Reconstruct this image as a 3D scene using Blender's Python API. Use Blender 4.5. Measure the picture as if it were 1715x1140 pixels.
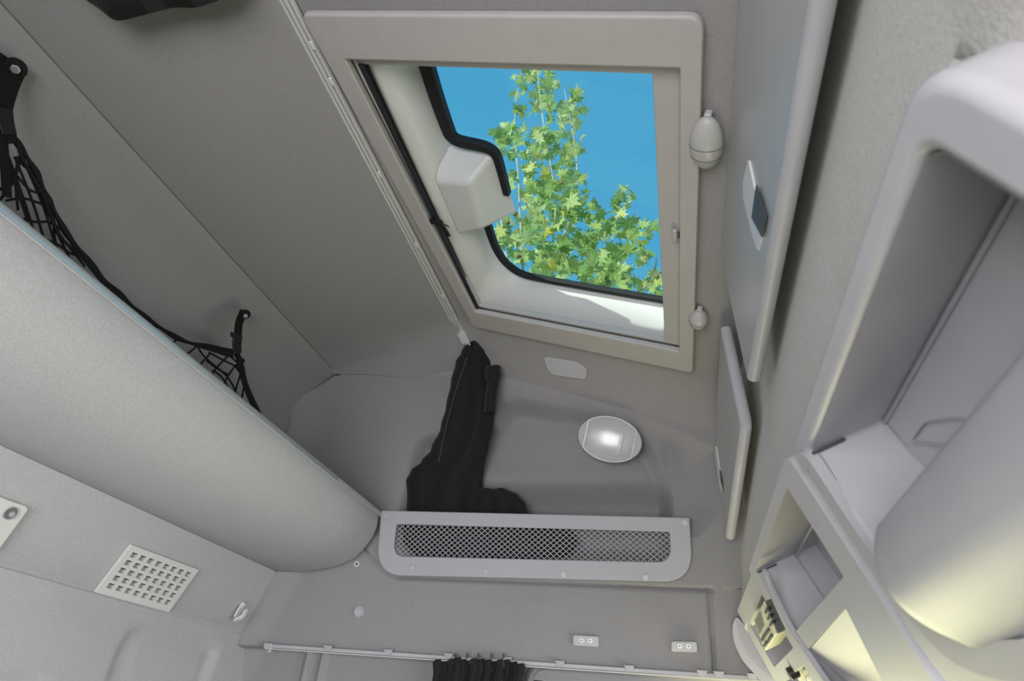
import bpy, bmesh, math, random
from mathutils import Vector, Matrix
random.seed(7)
S = bpy.context.scene
COL = S.collection
for o in list(bpy.data.objects): bpy.data.objects.remove(o)
V = Vector
OFF = V((0, 0, 1.5))                       # camera height above the cab floor
# ------------------------------------------------------------------ camera
F = 1072.24
AX = V((0.9719135, -0.04696388, -0.23060473))     # cab axes (x forward, y to the driver's side, z up) in camera coords
AY = V((0.21962415, 0.53306338, 0.81707323))
AZ = V((0.08455401, -0.84477087, 0.5284059))
cd = bpy.data.cameras.new('camera'); cam = bpy.data.objects.new('camera', cd); COL.objects.link(cam)
cd.sensor_width = 36; cd.lens = F/1715*36; cd.clip_start = .02; cd.clip_end = 200
right = V((AX[0], AY[0], AZ[0])); down = V((AX[1], AY[1], AZ[1])); fwd = V((AX[2], AY[2], AZ[2]))
right.normalize(); fwd = (fwd - right*fwd.dot(right)).normalized(); up = right.cross(fwd)
M = Matrix((right, up, -fwd)).transposed().to_4x4(); M.translation = OFF
cam.matrix_world = M; S.camera = cam
cd.dof.use_dof = True; cd.dof.focus_distance = 1.6; cd.dof.aperture_fstop = 9
# ------------------------------------------------------------------ world, sun, daylight through the windows
w = bpy.data.worlds.new('sky'); S.world = w; w.use_nodes = True
nt = w.node_tree; nt.nodes.clear()
tc = nt.nodes.new('ShaderNodeTexCoord'); sep = nt.nodes.new('ShaderNodeSeparateXYZ'); rp = nt.nodes.new('ShaderNodeValToRGB')
bg = nt.nodes.new('ShaderNodeBackground'); wo = nt.nodes.new('ShaderNodeOutputWorld')
nt.links.new(tc.outputs['Generated'], sep.inputs[0]); nt.links.new(sep.outputs['Z'], rp.inputs[0])
nt.links.new(rp.outputs[0], bg.inputs[0]); nt.links.new(bg.outputs[0], wo.inputs[0])
e = rp.color_ramp.elements
e[0].position = 0.0; e[0].color = (.95, .95, .92, 1); e[1].position = .95; e[1].color = (.085, .40, .70, 1)
m_ = e.new(.12); m_.color = (.62, .80, .92, 1); m_ = e.new(.5); m_.color = (.115, .46, .76, 1)
bg.inputs[1].default_value = 1.0
def aim(o, d): o.rotation_euler = V(d).to_track_quat('-Z', 'Y').to_euler()
sl = bpy.data.lights.new('sun', 'SUN'); sl.energy = 5.6; sl.angle = .009; sl.color = (1, .95, .84)
sun = bpy.data.objects.new('sun', sl); COL.objects.link(sun); sun.location = (-4, -8, 8)
aim(sun, (.254, .51, -.135))
def area(n, loc, d, sx, sy, p, c):
    l = bpy.data.lights.new(n, 'AREA'); l.shape = 'RECTANGLE'; l.size = sx; l.size_y = sy; l.energy = p; l.color = c
    o = bpy.data.objects.new(n, l); COL.objects.link(o); o.location = V(loc)+OFF; aim(o, d); return o
area('windscreen_daylight', (.93, .45, -.33), (-1, 0, .12), 1.7,  .62, 18.5, (1, .985, .985))
area('passenger_door_daylight', (-.14, -.90, -.12), (.08, 1, .14), 1.2, .9, 29, (1, .985, 1))
area('driver_window_daylight', (.26, 1.50, -.20), (.45, -.9, .5), .7, .42, 7.5, (1, .95, .52))
S.view_settings.view_transform = 'Standard'; S.view_settings.look = 'None'
S.view_settings.exposure = 0.0; S.view_settings.gamma = 1; S.view_settings.use_curve_mapping = False
# ------------------------------------------------------------------ pixel to plane helpers (photo frame 1715 x 1140)
LEAN = .2188
def ray(px, py):
    c = V((px-857.5, py-570, F))/F
    return V((c.dot(AX), c.dot(AY), c.dot(AZ)))
def onplane(p, P, N): r = ray(*p); return r*(V(P).dot(V(N))/r.dot(V(N)))
SN = V((0, 1, LEAN)).normalized()                       # outward normal of the driver's side wall
def side(p, off=0): return onplane(p, V((0, 1.5, 0))+SN*off, SN)
TR = math.radians(16.37)
RN = V((math.sin(TR), 0, math.cos(TR))); RU = V((math.cos(TR), 0, -math.sin(TR))); R0 = V((0, 0, .707))
def roof(p, h=0): return onplane(p, R0+RN*h, RN)
def ruv(u, y, h=0): return R0+RU*u+V((0, y, 0))+RN*h
CD = V((.423, 0, -.906)); CN = V((-.906, 0, -.423)); C0 = V((.1175, 0, .2525))    # face of the overhead console
def con(p, h=0): return onplane(p, C0+CN*h, CN)
def cys(y, s, h=0): return C0+CD*s+V((0, y, 0))+CN*h
def ys(p): q = con(p)-C0; return (q.y, q.dot(CD))
RD = V((.07, 0, .138)).normalized(); RRN = V((.138, 0, -.07)).normalized()         # sloping rear panel, normal into the cab
RP0 = V((-.923, 0, .294))
def rear(p, h=0): return onplane(p, RP0+RRN*h, RRN)
# ------------------------------------------------------------------ materials
MATS = {}
def mat(name, col, rough=.6, var=.0, vscale=60, bump=0, bscale=400, spec=.5, metal=0, sheen=0, streak=None):
    m = bpy.data.materials.new(name); m.use_nodes = True; n = m.node_tree; b = n.nodes['Principled BSDF']
    b.inputs['Roughness'].default_value = rough; b.inputs['Metallic'].default_value = metal
    b.inputs['Specular IOR Level'].default_value = spec
    if sheen: b.inputs['Sheen Weight'].default_value = sheen
    c4 = (*col, 1)
    t = n.nodes.new('ShaderNodeTexCoord')
    if var:
        nz = n.nodes.new('ShaderNodeTexNoise'); nz.inputs['Scale'].default_value = vscale; nz.inputs['Detail'].default_value = 6
        n.links.new(t.outputs['Object'], nz.inputs['Vector'])
        r = n.nodes.new('ShaderNodeValToRGB'); r.color_ramp.elements[0].position = .3; r.color_ramp.elements[1].position = .7
        r.color_ramp.elements[0].color = (*[x*(1-var) for x in col], 1); r.color_ramp.elements[1].color = (*[min(1, x*(1+var)) for x in col], 1)
        n.links.new(nz.outputs['Fac'], r.inputs[0]); out = r.outputs[0]
        if streak:
            n2 = n.nodes.new('ShaderNodeTexNoise'); n2.inputs['Scale'].default_value = streak[0]; n2.inputs['Detail'].default_value = 4
            n.links.new(t.outputs['Object'], n2.inputs['Vector'])
            r2 = n.nodes.new('ShaderNodeValToRGB'); r2.color_ramp.elements[0].position = streak[1]; r2.color_ramp.elements[1].position = streak[1]+.18
            r2.color_ramp.elements[0].color = (0, 0, 0, 1); r2.color_ramp.elements[1].color = (streak[2],)*3+(1,)
            n.links.new(n2.outputs['Fac'], r2.inputs[0])
            mx = n.nodes.new('ShaderNodeMixRGB'); n.links.new(r2.outputs[0], mx.inputs[0]); n.links.new(out, mx.inputs[1]); mx.inputs[2].default_value = (*streak[3], 1)
            out = mx.outputs[0]
        n.links.new(out, b.inputs['Base Color'])
    else: b.inputs['Base Color'].default_value = c4
    if bump:
        bz = n.nodes.new('ShaderNodeTexNoise'); bz.inputs['Scale'].default_value = bscale; bz.inputs['Detail'].default_value = 3
        n.links.new(t.outputs['Object'], bz.inputs['Vector'])
        bp = n.nodes.new('ShaderNodeBump'); bp.inputs['Strength'].default_value = bump; bp.inputs['Distance'].default_value = .002
        n.links.new(bz.outputs['Fac'], bp.inputs['Height']); n.links.new(bp.outputs[0], b.inputs['Normal'])
    MATS[name] = m; return m
FAB = mat('grey_headliner_fabric', (.308, .299, .302),   .95, .06, 300, .4, 560, .15, streak=(3.2, .56, .14, (.27, .255, .24)))
FABL = mat('light_grey_fabric', (.455, .452, .458), .95, .07, 260, .4, 520, .15, streak=(5, .58, .15, (.33, .32, .31)))
FABF = mat('front_trim_fabric', (.60, .59, .565), .95, .08, 260, .5, 520, .15, streak=(4, .52, .35, (.46, .41, .33)))
SEAM = mat('dark_seam_thread', (.13, .13, .135), .9)  # dark thread colour for seams and joint lines
PLA = mat('warm_grey_plastic', (.44, .42, .41), .45, .03, 30, .08, 700, .4, streak=(6, .62, .25, (.40, .35, .28)))
PLL = mat('light_grey_plastic', (.465, .46, .485), .42, .03, 20, .06, 600, .45)
PLV = mat('lilac_grey_plastic', (.43, .425, .45), .5, .02, 20, .06, 600, .35)
DOORM = mat('satin_grey_plastic', (.42, .42, .42), .30, .02, 20, .04, 500, .5)
WHT = mat('off_white_plastic', (.66, .655, .62), .5, .02, 30, .04, 500, .4)
LIN = mat('white_hatch_lining', (.57, .58, .575), .4, .03, 12, .03, 200, .4)
BLK = mat('black_rubber', (.010, .010, .011), .55, spec=.3)
BLKG = mat('black_gloss_tube', (.012, .012, .014), .3, spec=.5)
CUR = mat('black_curtain_cloth', (.016, .016, .0175), .8, .2, 300, .4, 600, .2, sheen=.08)
STI = mat('grey_stitching', (.22, .22, .22), .8)
ALU = mat('brushed_aluminium', (.62, .66, .67), .36, .04, 40, .05, 300, .5, metal=.65)
ALUL = mat('rail_aluminium', (.74, .74, .74), .35, metal=.25)
STEEL = mat('bolt_steel', (.62, .68, .72), .3, metal=.9)
CLIP = mat('white_nylon_clip', (.75, .75, .74), .4)
NET = mat('black_net_cord', (.010, .010, .011), .75, spec=.2)
DARK = mat('dark_grey_plastic', (.055, .06, .066), .5)
CREAM = mat('cream_plastic', (.62, .60, .45), .45, .03, 20)
LCD = mat('grey_display', (.20, .21, .18), .2)
BARK = mat('pale_plane_bark', (.42, .41, .33), .8, .25, 8)
FRUIT = mat('brown_seed_ball', (.22, .17, .07), .8, .2, 60)
def leafmat():
    m = bpy.data.materials.new('plane_tree_leaf'); m.use_nodes = True; n = m.node_tree; n.nodes.clear()
    oi = n.nodes.new('ShaderNodeObjectInfo'); ge = n.nodes.new('ShaderNodeNewGeometry'); ad = n.nodes.new('ShaderNodeMath'); ad.operation = 'ADD'
    fr = n.nodes.new('ShaderNodeMath'); fr.operation = 'FRACT'; r = n.nodes.new('ShaderNodeValToRGB')
    n.links.new(oi.outputs['Random'], ad.inputs[0]); n.links.new(ge.outputs['Random Per Island'], ad.inputs[1]); n.links.new(ad.outputs[0], fr.inputs[0]); n.links.new(fr.outputs[0], r.inputs[0])
    cr = r.color_ramp; cr.elements[0].color = (.19, .34, .10, 1); cr.elements[1].color = (.66, .60, .09, 1)
    q = cr.elements.new(.35); q.color = (.30, .46, .13, 1); q = cr.elements.new(.62); q.color = (.48, .58, .18, 1); q = cr.elements.new(.85); q.color = (.60, .68, .33, 1)
    d = n.nodes.new('ShaderNodeBsdfPrincipled'); d.inputs['Roughness'].default_value = .45; t = n.nodes.new('ShaderNodeBsdfTranslucent'); mx = n.nodes.new('ShaderNodeMixShader'); mx.inputs[0].default_value = .45
    o = n.nodes.new('ShaderNodeOutputMaterial')
    n.links.new(r.outputs[0], d.inputs['Base Color']); n.links.new(r.outputs[0], t.inputs[0]); n.links.new(d.outputs[0], mx.inputs[1]); n.links.new(t.outputs[0], mx.inputs[2]); n.links.new(mx.outputs[0], o.inputs[0])
    return m
LEAF = leafmat()
def glassmat(name, tint, gl=.06, rough=0.02, white=0):
    m = bpy.data.materials.new(name); m.use_nodes = True; n = m.node_tree; n.nodes.clear()
    t = n.nodes.new('ShaderNodeBsdfTransparent'); t.inputs[0].default_value = (*tint, 1)
    g = n.nodes.new('ShaderNodeBsdfGlossy'); g.inputs['Roughness'].default_value = rough
    mx = n.nodes.new('ShaderNodeMixShader'); mx.inputs[0].default_value = gl; o = n.nodes.new('ShaderNodeOutputMaterial')
    n.links.new(t.outputs[0], mx.inputs[1]); n.links.new(g.outputs[0], mx.inputs[2]); last = mx.outputs[0]
    if white:
        d = n.nodes.new('ShaderNodeBsdfDiffuse'); d.inputs[0].default_value = (.85, .85, .85, 1); m2 = n.nodes.new('ShaderNodeMixShader'); m2.inputs[0].default_value = white
        n.links.new(last, m2.inputs[1]); n.links.new(d.outputs[0], m2.inputs[2]); last = m2.outputs[0]
    n.links.new(last, o.inputs[0]); return m
GLASS = glassmat('hatch_glass', (.87, .96, .95), .035)
LENS = glassmat('clear_lamp_lens', (.95, .95, .95), .12, .26, .26)
# ------------------------------------------------------------------ object helpers
ORG = {}
def tag(o, label=None, cat=None, group=None, kind=None):
    if label: o['label'] = label
    if cat: o['category'] = cat
    if group: o['group'] = group
    if kind: o['kind'] = kind
    return o
def thing(name, loc, label, cat, group=None):
    o = bpy.data.objects.new(name, None); COL.objects.link(o); o.empty_display_size = .03
    o.location = V(loc)+OFF; ORG[o.name] = V(loc); return tag(o, label, cat, group)
def mk(name, verts, faces, m, parent=None, bevel=0, smooth=True, ang=35, seg=2, flip=None):
    verts = [V(v) for v in verts]
    org = sum(verts, V())/len(verts)
    me = bpy.data.meshes.new(name); me.from_pydata([v-org for v in verts], [], faces)
    bm = bmesh.new(); bm.from_mesh(me); bmesh.ops.recalc_face_normals(bm, faces=bm.faces)
    bm.to_mesh(me); bm.free()
    me.materials.append(m); me.update()
    o = bpy.data.objects.new(name, me); COL.objects.link(o)
    if parent: o.parent = parent; o.location = org-ORG[parent.name]
    else: o.location = org+OFF
    ORG[o.name] = org
    if smooth:
        for p in me.polygons: p.use_smooth = True
        me.set_sharp_from_angle(angle=math.radians(ang))
    if bevel:
        b = o.modifiers.new('bevel', 'BEVEL'); b.width = bevel; b.segments = seg; b.harden_normals = smooth; b.limit_method = 'ANGLE'; b.angle_limit = math.radians(40)
    return o
def copyat(src, name_parent, org):
    """copy a part mesh to a new origin under the same or another parent"""
    c = src.copy(); COL.objects.link(c); c.parent = name_parent
    c.location = org-ORG[name_parent.name] if name_parent else org+OFF
    ORG[c.name] = V(org); return c
def merge(*parts):
    vs, fs = [], []
    for v, f in parts:
        k = len(vs); vs += v; fs += [[i+k for i in q] for q in f]
    return vs, fs
def rounded(pts, r, k=5):
    pts = [V(p) for p in pts]; n = len(pts); out = []
    for i, p in enumerate(pts):
        ri = r[i] if isinstance(r, (list, tuple)) else r
        a, b = pts[i-1], pts[(i+1) % n]
        da, db = (a-p), (b-p)
        ra, rb = min(ri, da.length*.49), min(ri, db.length*.49)
        A = p+da.normalized()*ra; B = p+db.normalized()*rb
        for j in range(k+1):
            t = j/k; out.append(A*(1-t)**2*.85+A*.15*(1-t)**2+p*2*t*(1-t)+B*t*t)
    return out
def prism(loop, d):
    """closed loop extruded by vector d"""
    n = len(loop); d = V(d); vs = [V(p) for p in loop]+[V(p)+d for p in loop]
    return vs, [list(range(n)), list(range(2*n-1, n-1, -1))]+[[i, (i+1) % n, n+(i+1) % n, n+i] for i in range(n)]
def ring(outer, inner, d, lip=0):
    n = len(outer); d = V(d); vs = [V(p) for p in outer]+[V(p) for p in inner]+[V(p)+d for p in outer]+[V(p)+d for p in inner]
    fs = []
    for i in range(n):
        j = (i+1) % n
        fs += [[i, j, n+j, n+i], [2*n+i, 3*n+i, 3*n+j, 2*n+j], [i, 2*n+i, 2*n+j, j], [n+i, n+j, 3*n+j, 3*n+i]]
    return vs, fs
def tube(path, r, n=8, cap=True, closed=False):
    path = [V(p) for p in path]; vs, fs = [], []; m = len(path); ref = None
    for i, p in enumerate(path):
        if closed: d = path[(i+1) % m]-path[i-1]
        else: d = path[min(i+1, m-1)]-path[max(i-1, 0)]
        d.normalize()
        if ref is None: ref = d.orthogonal().normalized()
        ref = (ref-d*ref.dot(d)).normalized(); b = d.cross(ref)
        rr = r[i] if isinstance(r, (list, tuple)) else r
        for k in range(n):
            a = 2*math.pi*k/n; vs.append(p+(ref*math.cos(a)+b*math.sin(a))*rr)
    for i in range(m if closed else m-1):
        for k in range(n):
            a, b2 = i*n+k, i*n+(k+1) % n; c = ((i+1) % m)*n
            fs.append([a, b2, c+(k+1) % n, c+k])
    if cap and not closed: fs += [list(range(n))[::-1], [(m-1)*n+k for k in range(n)]]
    return vs, fs
def smoothpath(pts, k=6):
    pts = [V(p) for p in pts]; out = []
    for i in range(len(pts)-1):
        p0, p1, p2, p3 = pts[max(i-1, 0)], pts[i], pts[i+1], pts[min(i+2, len(pts)-1)]
        for j in range(k):
            t = j/k; out.append(.5*((2*p1)+(p2-p0)*t+(2*p0-5*p1+4*p2-p3)*t*t+(3*p1-p0-3*p2+p3)*t**3))
    out.append(pts[-1]); return out
def grid(nu, nv, fn, keep=None):
    vs = [fn(i/(nu-1), j/(nv-1)) for j in range(nv) for i in range(nu)]; fs = []
    for j in range(nv-1):
        for i in range(nu-1):
            if keep and not keep(i/(nu-1), j/(nv-1)): continue
            fs.append([j*nu+i, j*nu+i+1, (j+1)*nu+i+1, (j+1)*nu+i])
    return vs, fs
def ball(c, ax, ay, az, nu=14, nv=9):
    vs, fs = [], []
    for j in range(nv+1):
        th = math.pi*j/nv
        for i in range(nu):
            a = 2*math.pi*i/nu; vs.append(V(c)+V(ax)*math.sin(th)*math.cos(a)+V(ay)*math.sin(th)*math.sin(a)+V(az)*math.cos(th))
    for j in range(nv):
        for i in range(nu): fs.append([j*nu+i, j*nu+(i+1) % nu, (j+1)*nu+(i+1) % nu, (j+1)*nu+i])
    return vs, fs
def disc(c, nrm, r, h, n=20, dome=0):
    nrm = V(nrm).normalized(); a = nrm.orthogonal().normalized(); b = nrm.cross(a); c = V(c)
    loop = [c+(a*math.cos(2*math.pi*i/n)+b*math.sin(2*math.pi*i/n))*r for i in range(n)]
    return prism(loop, nrm*h)
def box(o, a, b, c): return prism([V(o), V(o)+V(a), V(o)+V(a)+V(b), V(o)+V(b)], c)
def plate(outer, holes, d):
    d = V(d); bm = bmesh.new(); loops = [outer]+holes; allv = []; es = []
    for lp in loops:
        vv = [bm.verts.new(V(p)) for p in lp]; allv.append(vv); es += [bm.edges.new((vv[i-1], vv[i])) for i in range(len(vv))]
    bmesh.ops.triangle_fill(bm, use_beauty=True, use_dissolve=False, edges=es, normal=d.normalized())
    bm.verts.index_update(); vs = [v.co.copy() for v in bm.verts]; N = len(vs)
    fs = [[v.index for v in f.verts] for f in bm.faces]; fs += [[i+N for i in f] for f in fs]
    for vv in allv:
        for i in range(len(vv)): a, b = vv[i-1].index, vv[i].index; fs.append([a, b, b+N, a+N])
    bm.free(); return vs+[v+d for v in vs], fs
def sst(a, b, x):
    t = max(0, min(1, (x-a)/(b-a))); return t*t*(3-2*t)
def struct(name, vf, m, parent=None, **k):
    o = mk(name, vf[0], vf[1], m, parent, **k)
    if not parent: o['kind'] = 'structure'
    return o
def segd(p, a, b):
    ax, ay = a; bx, by = b; dx, dy = bx-ax, by-ay
    t = max(0, min(1, ((p[0]-ax)*dx+(p[1]-ay)*dy)/(dx*dx+dy*dy+1e-12)))
    return math.hypot(p[0]-ax-t*dx, p[1]-ay-t*dy)
def sdf(p, poly):
    d = min(segd(p, poly[i-1], poly[i]) for i in range(len(poly))); ins = False; x, y = p
    for i in range(len(poly)):
        (x1, y1), (x2, y2) = poly[i-1], poly[i]
        if (y1 > y) != (y2 > y) and x < (x2-x1)*(y-y1)/(y2-y1)+x1: ins = not ins
    return d if ins else -d
def pld(p, pl): return min(segd(p, pl[i], pl[i+1]) for i in range(len(pl)-1))
def sxz(*pts): return [(side(p).x, side(p).z) for p in pts]
# ------------------------------------------------------------------ SETTING: side wall (moulded lining as a height field on the leaning wall)
def ceil_z(x):
    if x > -.476: return .707-.2937*x
    if x > -.854: return .847+(x+.476)*(.056/.378)
    return .791+(x+.854)*.5
def wall_pt(x, z, d=0): return V((x, 1.5-LEAN*z, z))+SN*d
POCK_A = sxz((470, 745), (484, 720), (490, 690), (500, 652), (520, 634), (560, 623), (640, 622), (740, 628), (840, 641), (920, 655), (1000, 678), (1080, 702), (1150, 728), (1200, 752), (1203, 860), (1170, 900), (640, 900), (560, 880), (470, 800))
POCK_B = sxz((655, 862), (674, 770), (684, 735), (704, 722), (740, 718), (822, 700), (834, 668), (870, 662), (1000, 690), (1070, 712), (1092, 742), (1116, 785), (1128, 830), (1132, 940), (1110, 950), (690, 938), (660, 915))
SEAMH = sxz((598, 905), (618, 932), (640, 955), (665, 967), (800, 972), (900, 976), (1000, 980), (1100, 985), (1193, 988))
SEAMV = sxz((1188, 988), (1192, 1050), (1196, 1125))
RIDGES = [sxz((508, 1096), (498, 1140), (480, 1230)), sxz((534, 1098), (524, 1140), (510, 1230))]
Z0, Z1, X0, X1 = -.30, .86, -1.06, .30
XW = side((884, 1110)).x
def wall_d(x, z):
    p = (x, z); d = 0
    if z > .22:
        a = sdf(p, POCK_A); d += .034*math.sin(math.pi/2*max(0, min(1, a/.085)))
        b = sdf(p, POCK_B); d += (.042+.05*(1-sst(.43, .52, z)))*sst(-.005, .040, b)
        # long soft fold low in the pocket and the swelling that carries the lamp
        d -= .034*math.exp(-(((x+.13)/.16)**2+((z-.62)/.085)**2))*sst(0, .06, b)
        d -= .014*math.exp(-((z-.525)/.03)**2)*sst(0, .05, b)
        d += .016*math.exp(-(((x-.0)/.022)**2+((z-.565)/.05)**2))*sst(0, .04, a)
    if .12 < z < .5: d += .008*math.exp(-(pld(p, SEAMH)/.0035)**2)
    if z < .32 and x > -.05: d += .012*math.exp(-(pld(p, SEAMV)/.004)**2)
    xc = -.923+(z-.294)*.507 if z < .30 else -.95
    if z < .36: d -= .020*(1-sst(.0, .065, x-xc))*(1-sst(.30, .36, z))
    if z < .30: d -= .006*math.exp(-((x+.30)/.07)**2)*sst(.13, .19, z)*(1-sst(.25, .29, z))   # soft waves below the net pocket
    d += .03*(1-sst(.126, .140, z))
    if z < .13:
        for r in RIDGES: d -= .012*math.exp(-(pld(p, r)/.008)**2)
    if z > .3: d -= .05*sst(.085, .16, x)*(1-sst(.6, .7, z))
    return d
def wall_keep(u, v):
    x, z = X0+(X1-X0)*u, Z0+(Z1-Z0)*v
    if x > XW and z < .105: return False
    if z > ceil_z(x)-.015: return False
    return True
struct('wall_left', grid(400, 340, lambda u, v: wall_pt(X0+(X1-X0)*u, Z0+(Z1-Z0)*v, wall_d(X0+(X1-X0)*u, Z0+(Z1-Z0)*v)), wall_keep), FAB, ang=80)
# ------------------------------------------------------------------ ceiling (with the hatch opening) and rear upper wall
YB = -.95
prof = [(-.854, .791), (-.75, .808), (-.60, .832), (-.512, .846), (-.476, .847)]
US = [x for x, z in prof]+[R0.x+RU.x*u for u in (-.452, .041)]+[.128]
def ceil_loft():
    xs = [-.858, -.75, -.6, -.5, -.476, (R0+RU*-.452).x, -.33, -.22, -.11, (R0+RU*.041).x, .08, .16]
    ys_ = [YB, -.2, .2, .46, 1.165]
    vs, fs = [], []; nrow = len(ys_)+5
    for x in xs:
        z = ceil_z(x); yw = 1.5-LEAN*z
        for y in ys_: vs.append(V((x, y, z)))
        kf = .12+.88*sst(-.84, -.62, x)
        for dy, dz in ((-.12, 0), (-.085, -.006), (-.045, -.024), (-.012, -.046), (.022, -.068)): vs.append(V((x, yw+(dy if dy < 0 else dy*kf)*(kf if dy > -.115 else 1), z+dz*kf)))
    for i in range(len(xs)-1):
        for j in range(nrow-1):
            if 5 <= i < 9 and j == 3: continue
            fs.append([i*nrow+j, (i+1)*nrow+j, (i+1)*nrow+j+1, i*nrow+j+1])
    return vs, fs
ceil_o = struct('ceiling', ceil_loft(), FAB, ang=60)
def ysweep(profile, y0, y1s, n=2):
    """profile [(x,z)] swept along y from y0 to the side wall"""
    vs, fs = [], []
    for (x, z), y1 in zip(profile, y1s):
        vs += [V((x, y0, z)), V((x, y1, z))]
    for i in range(len(profile)-1): fs.append([2*i, 2*i+1, 2*i+3, 2*i+2])
    return vs, fs
rp_ = [(-.852, .7925), (-.856, .787), (-.885, .770), (-.915, .752), (-.94, .730), (-.958, .70), (-.968, .66), (-.975, .60), (-.985, .5), (-.99, .31)]
wr = struct('wall_rear', ysweep(rp_, YB, [1.5-LEAN*z+.03 for x, z in rp_]), FAB, ang=60)
mk('seam_piping', *tube([V((-.855, YB, .7895)), V((-.855, 1.324, .7895))], .0017, 6), SEAM, wr)
# rear lower wall: sloping panel, then the moulded panel below it
EMB1 = [(lambda q: (q.y, q.z))(onplane(p, V((-.996, 0, 0)), V((1, 0, 0)))) for p in ((172, 1150), (195, 1085), (215, 1052), (240, 1042), (300, 1052), (352, 1066), (372, 1080), (366, 1100), (345, 1150), (320, 1230), (150, 1230))]
EMB2 = [(lambda q: (q.y, q.z))(onplane(p, V((-.996, 0, 0)), V((1, 0, 0)))) for p in ((-120, 1095), (0, 1116), (55, 1122), (80, 1135), (95, 1160), (80, 1230), (-120, 1230))]
EMB3 = [(lambda q: (q.y, q.z))(onplane(p, V((-.996, 0, 0)), V((1, 0, 0)))) for p in ((212, 1150), (224, 1080), (240, 1064), (340, 1085), (350, 1095), (335, 1150), (320, 1200), (190, 1200))]
def rear_low(u, v):
    y = YB+(1.57-YB)*u; z = .156-.62*v; p = (y, z)
    d = .013*(1-sst(0, .014, v*.62))                       # bead under the crease
    d -= .018*sst(0, .022, sdf(p, EMB1))+.018*sst(0, .02, sdf(p, EMB2))-.004*sst(0, .012, sdf(p, EMB3))
    return V((-.996+d*.6, y, z))
struct('wall_rear_lower', grid(260, 80, rear_low), FABL, ang=80)
slope = [RP0+RD*.006, RP0-RD*.02, RP0-RD*.08, RP0-RD*.149, RP0-RD*.156-RRN*.006]
wrs = struct('wall_rear_middle', ysweep([(p.x, p.z) for p in slope], YB, [1.437, 1.444, 1.455, 1.464, 1.467]), FABL, ang=50)
mk('seam_piping', *tube([V((-.9215, YB, .2945)), V((-.9215, 1.43, .2945))], .0016, 6), SEAM, wrs)
mk('corner_piping', *tube([V((-.922, 1.432, .296)), V((-.955, 1.445, .232)), V((-.989, 1.458, .165))], .0022, 6), SEAM, wrs)
# front trim behind and under the locker doors
fp = [(.148, .69), (.152, .56), (.150, .48), (.1385, .405), (.1385, .38), (.137, .33), (.134, .28), (.145, .268), (.225, .315), (.40, .25), (.93, .04)]
def front_sweep():
    vs, fs = [], []; yy = [YB, -.3, .203, .214, .4, .8, 1.1, 1.25, 1.36, 1.46]; n = len(fp)
    for y in yy:
        for i, (x, z) in enumerate(fp):
            k = sst(1.05, 1.46, y)*.06
            if y < .206 and i in (6, 7, 8): x, z = ((.134, .28), (.158, .20), (.206, .10))[i-6]
            vs.append(V((x-k*.15, y, z-(k if z < .5 else 0))))
    for j in range(len(yy)-1):
        for i in range(n-1): fs.append([j*n+i, (j+1)*n+i, (j+1)*n+i+1, j*n+i+1])
    return vs, fs
struct('wall_front', front_sweep(), FABF, ang=32)
struct('roof_light_block', merge(*[prism([ruv(a, c, .020), ruv(b, c, .020), ruv(b, d_, .020), ruv(a, d_, .020)], RN*.02) for a, b, c, d_ in ((-.53, -.46, YB, 1.58), (.042, .35, YB, 1.58), (-.46, .042, YB, .47), (-.46, .042, 1.15, 1.58))], box((-1.1, YB, .90), (.66, 0, 0), (0, 2.5, 0), (0, 0, .03))), ALUL)  # unseen slabs added above the ceiling to stop light leaking in
struct('side_light_block', merge(box((-1.2, 1.76, -.2), (.98, 0, 0), (0, -.25, 1.14), (0, .02, 0)), box((-.22, 1.72, .12), (.8, 0, 0), (0, -.17, .80), (0, .02, 0)), box((-1.12, YB, .25), (0, 2.6, 0), (.0, 0, .68), (-.02, 0, 0))), ALUL)  # unseen slabs added behind side and rear walls to block stray light
# parts of the cab outside the picture that shade and bounce the light
struct('floor', box((-1.05, YB, -1.45), (2.1, 0, 0), (0, 2.55, 0), (0, 0, -.04)), DARK)
struct('wall_right', merge(box((-1.05, YB, -1.45), (2.0, 0, 0), (0, 0, 2.35), (0, -.03, 0))), FAB)
struct('wall_front_lower', box((.95, YB, -1.45), (0, 2.55, 0), (0, 0, .76), (.03, 0, 0)), DARK)
struct('wall_rear_bottom', box((-1.02, YB, -1.45), (0, 2.55, 0), (0, 0, 1.02), (-.02, 0, 0)), FABL)
struct('wall_left_lower', merge(box((-1.05, 1.56, -1.45), (2.1, 0, 0), (0, 0, .90), (0, .03, 0)), box((-1.05, 1.55, -.56), (1.05+XW, 0, 0), (0, 0, .28), (0, .03, 0)), box((.62, 1.55, -.56), (.4, 0, 0), (0, 0, .72), (0, .03, 0))), FAB)
# ------------------------------------------------------------------ ROOF HATCH
H = .08
hatch = thing('roof_hatch', ruv(-.21, .815, 0), 'roof hatch with warm grey frame, white lining and clear glass showing sky', 'roof hatch')
out = rounded([ruv(-.489, .423), ruv(.064, .423), ruv(.061, 1.209), ruv(-.454, 1.207)], [.012, .02, .014, .01])
inn = rounded([ruv(-.449, .494), ruv(.038, .489), ruv(.033, 1.131), ruv(-.428, 1.134)], .003)
mk('hatch_frame', *ring(out, inn, RN*-.013), PLA, hatch, bevel=.004)
# inner step: thin second frame with the sliding slot
inn2o = rounded([ruv(-.449, .494, .001), ruv(.038, .489, .001), ruv(.033, 1.131, .001), ruv(-.428, 1.134, .001)], .002)
inn2 = rounded([ruv(-.441, .510, .001), ruv(.001, .507, .001), ruv(.001, 1.124, .001), ruv(-.420, 1.127, .001)], .004)
mk('inner_frame', *ring(inn2o, inn2, RN*.012), PLA, hatch, bevel=.0015)
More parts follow.
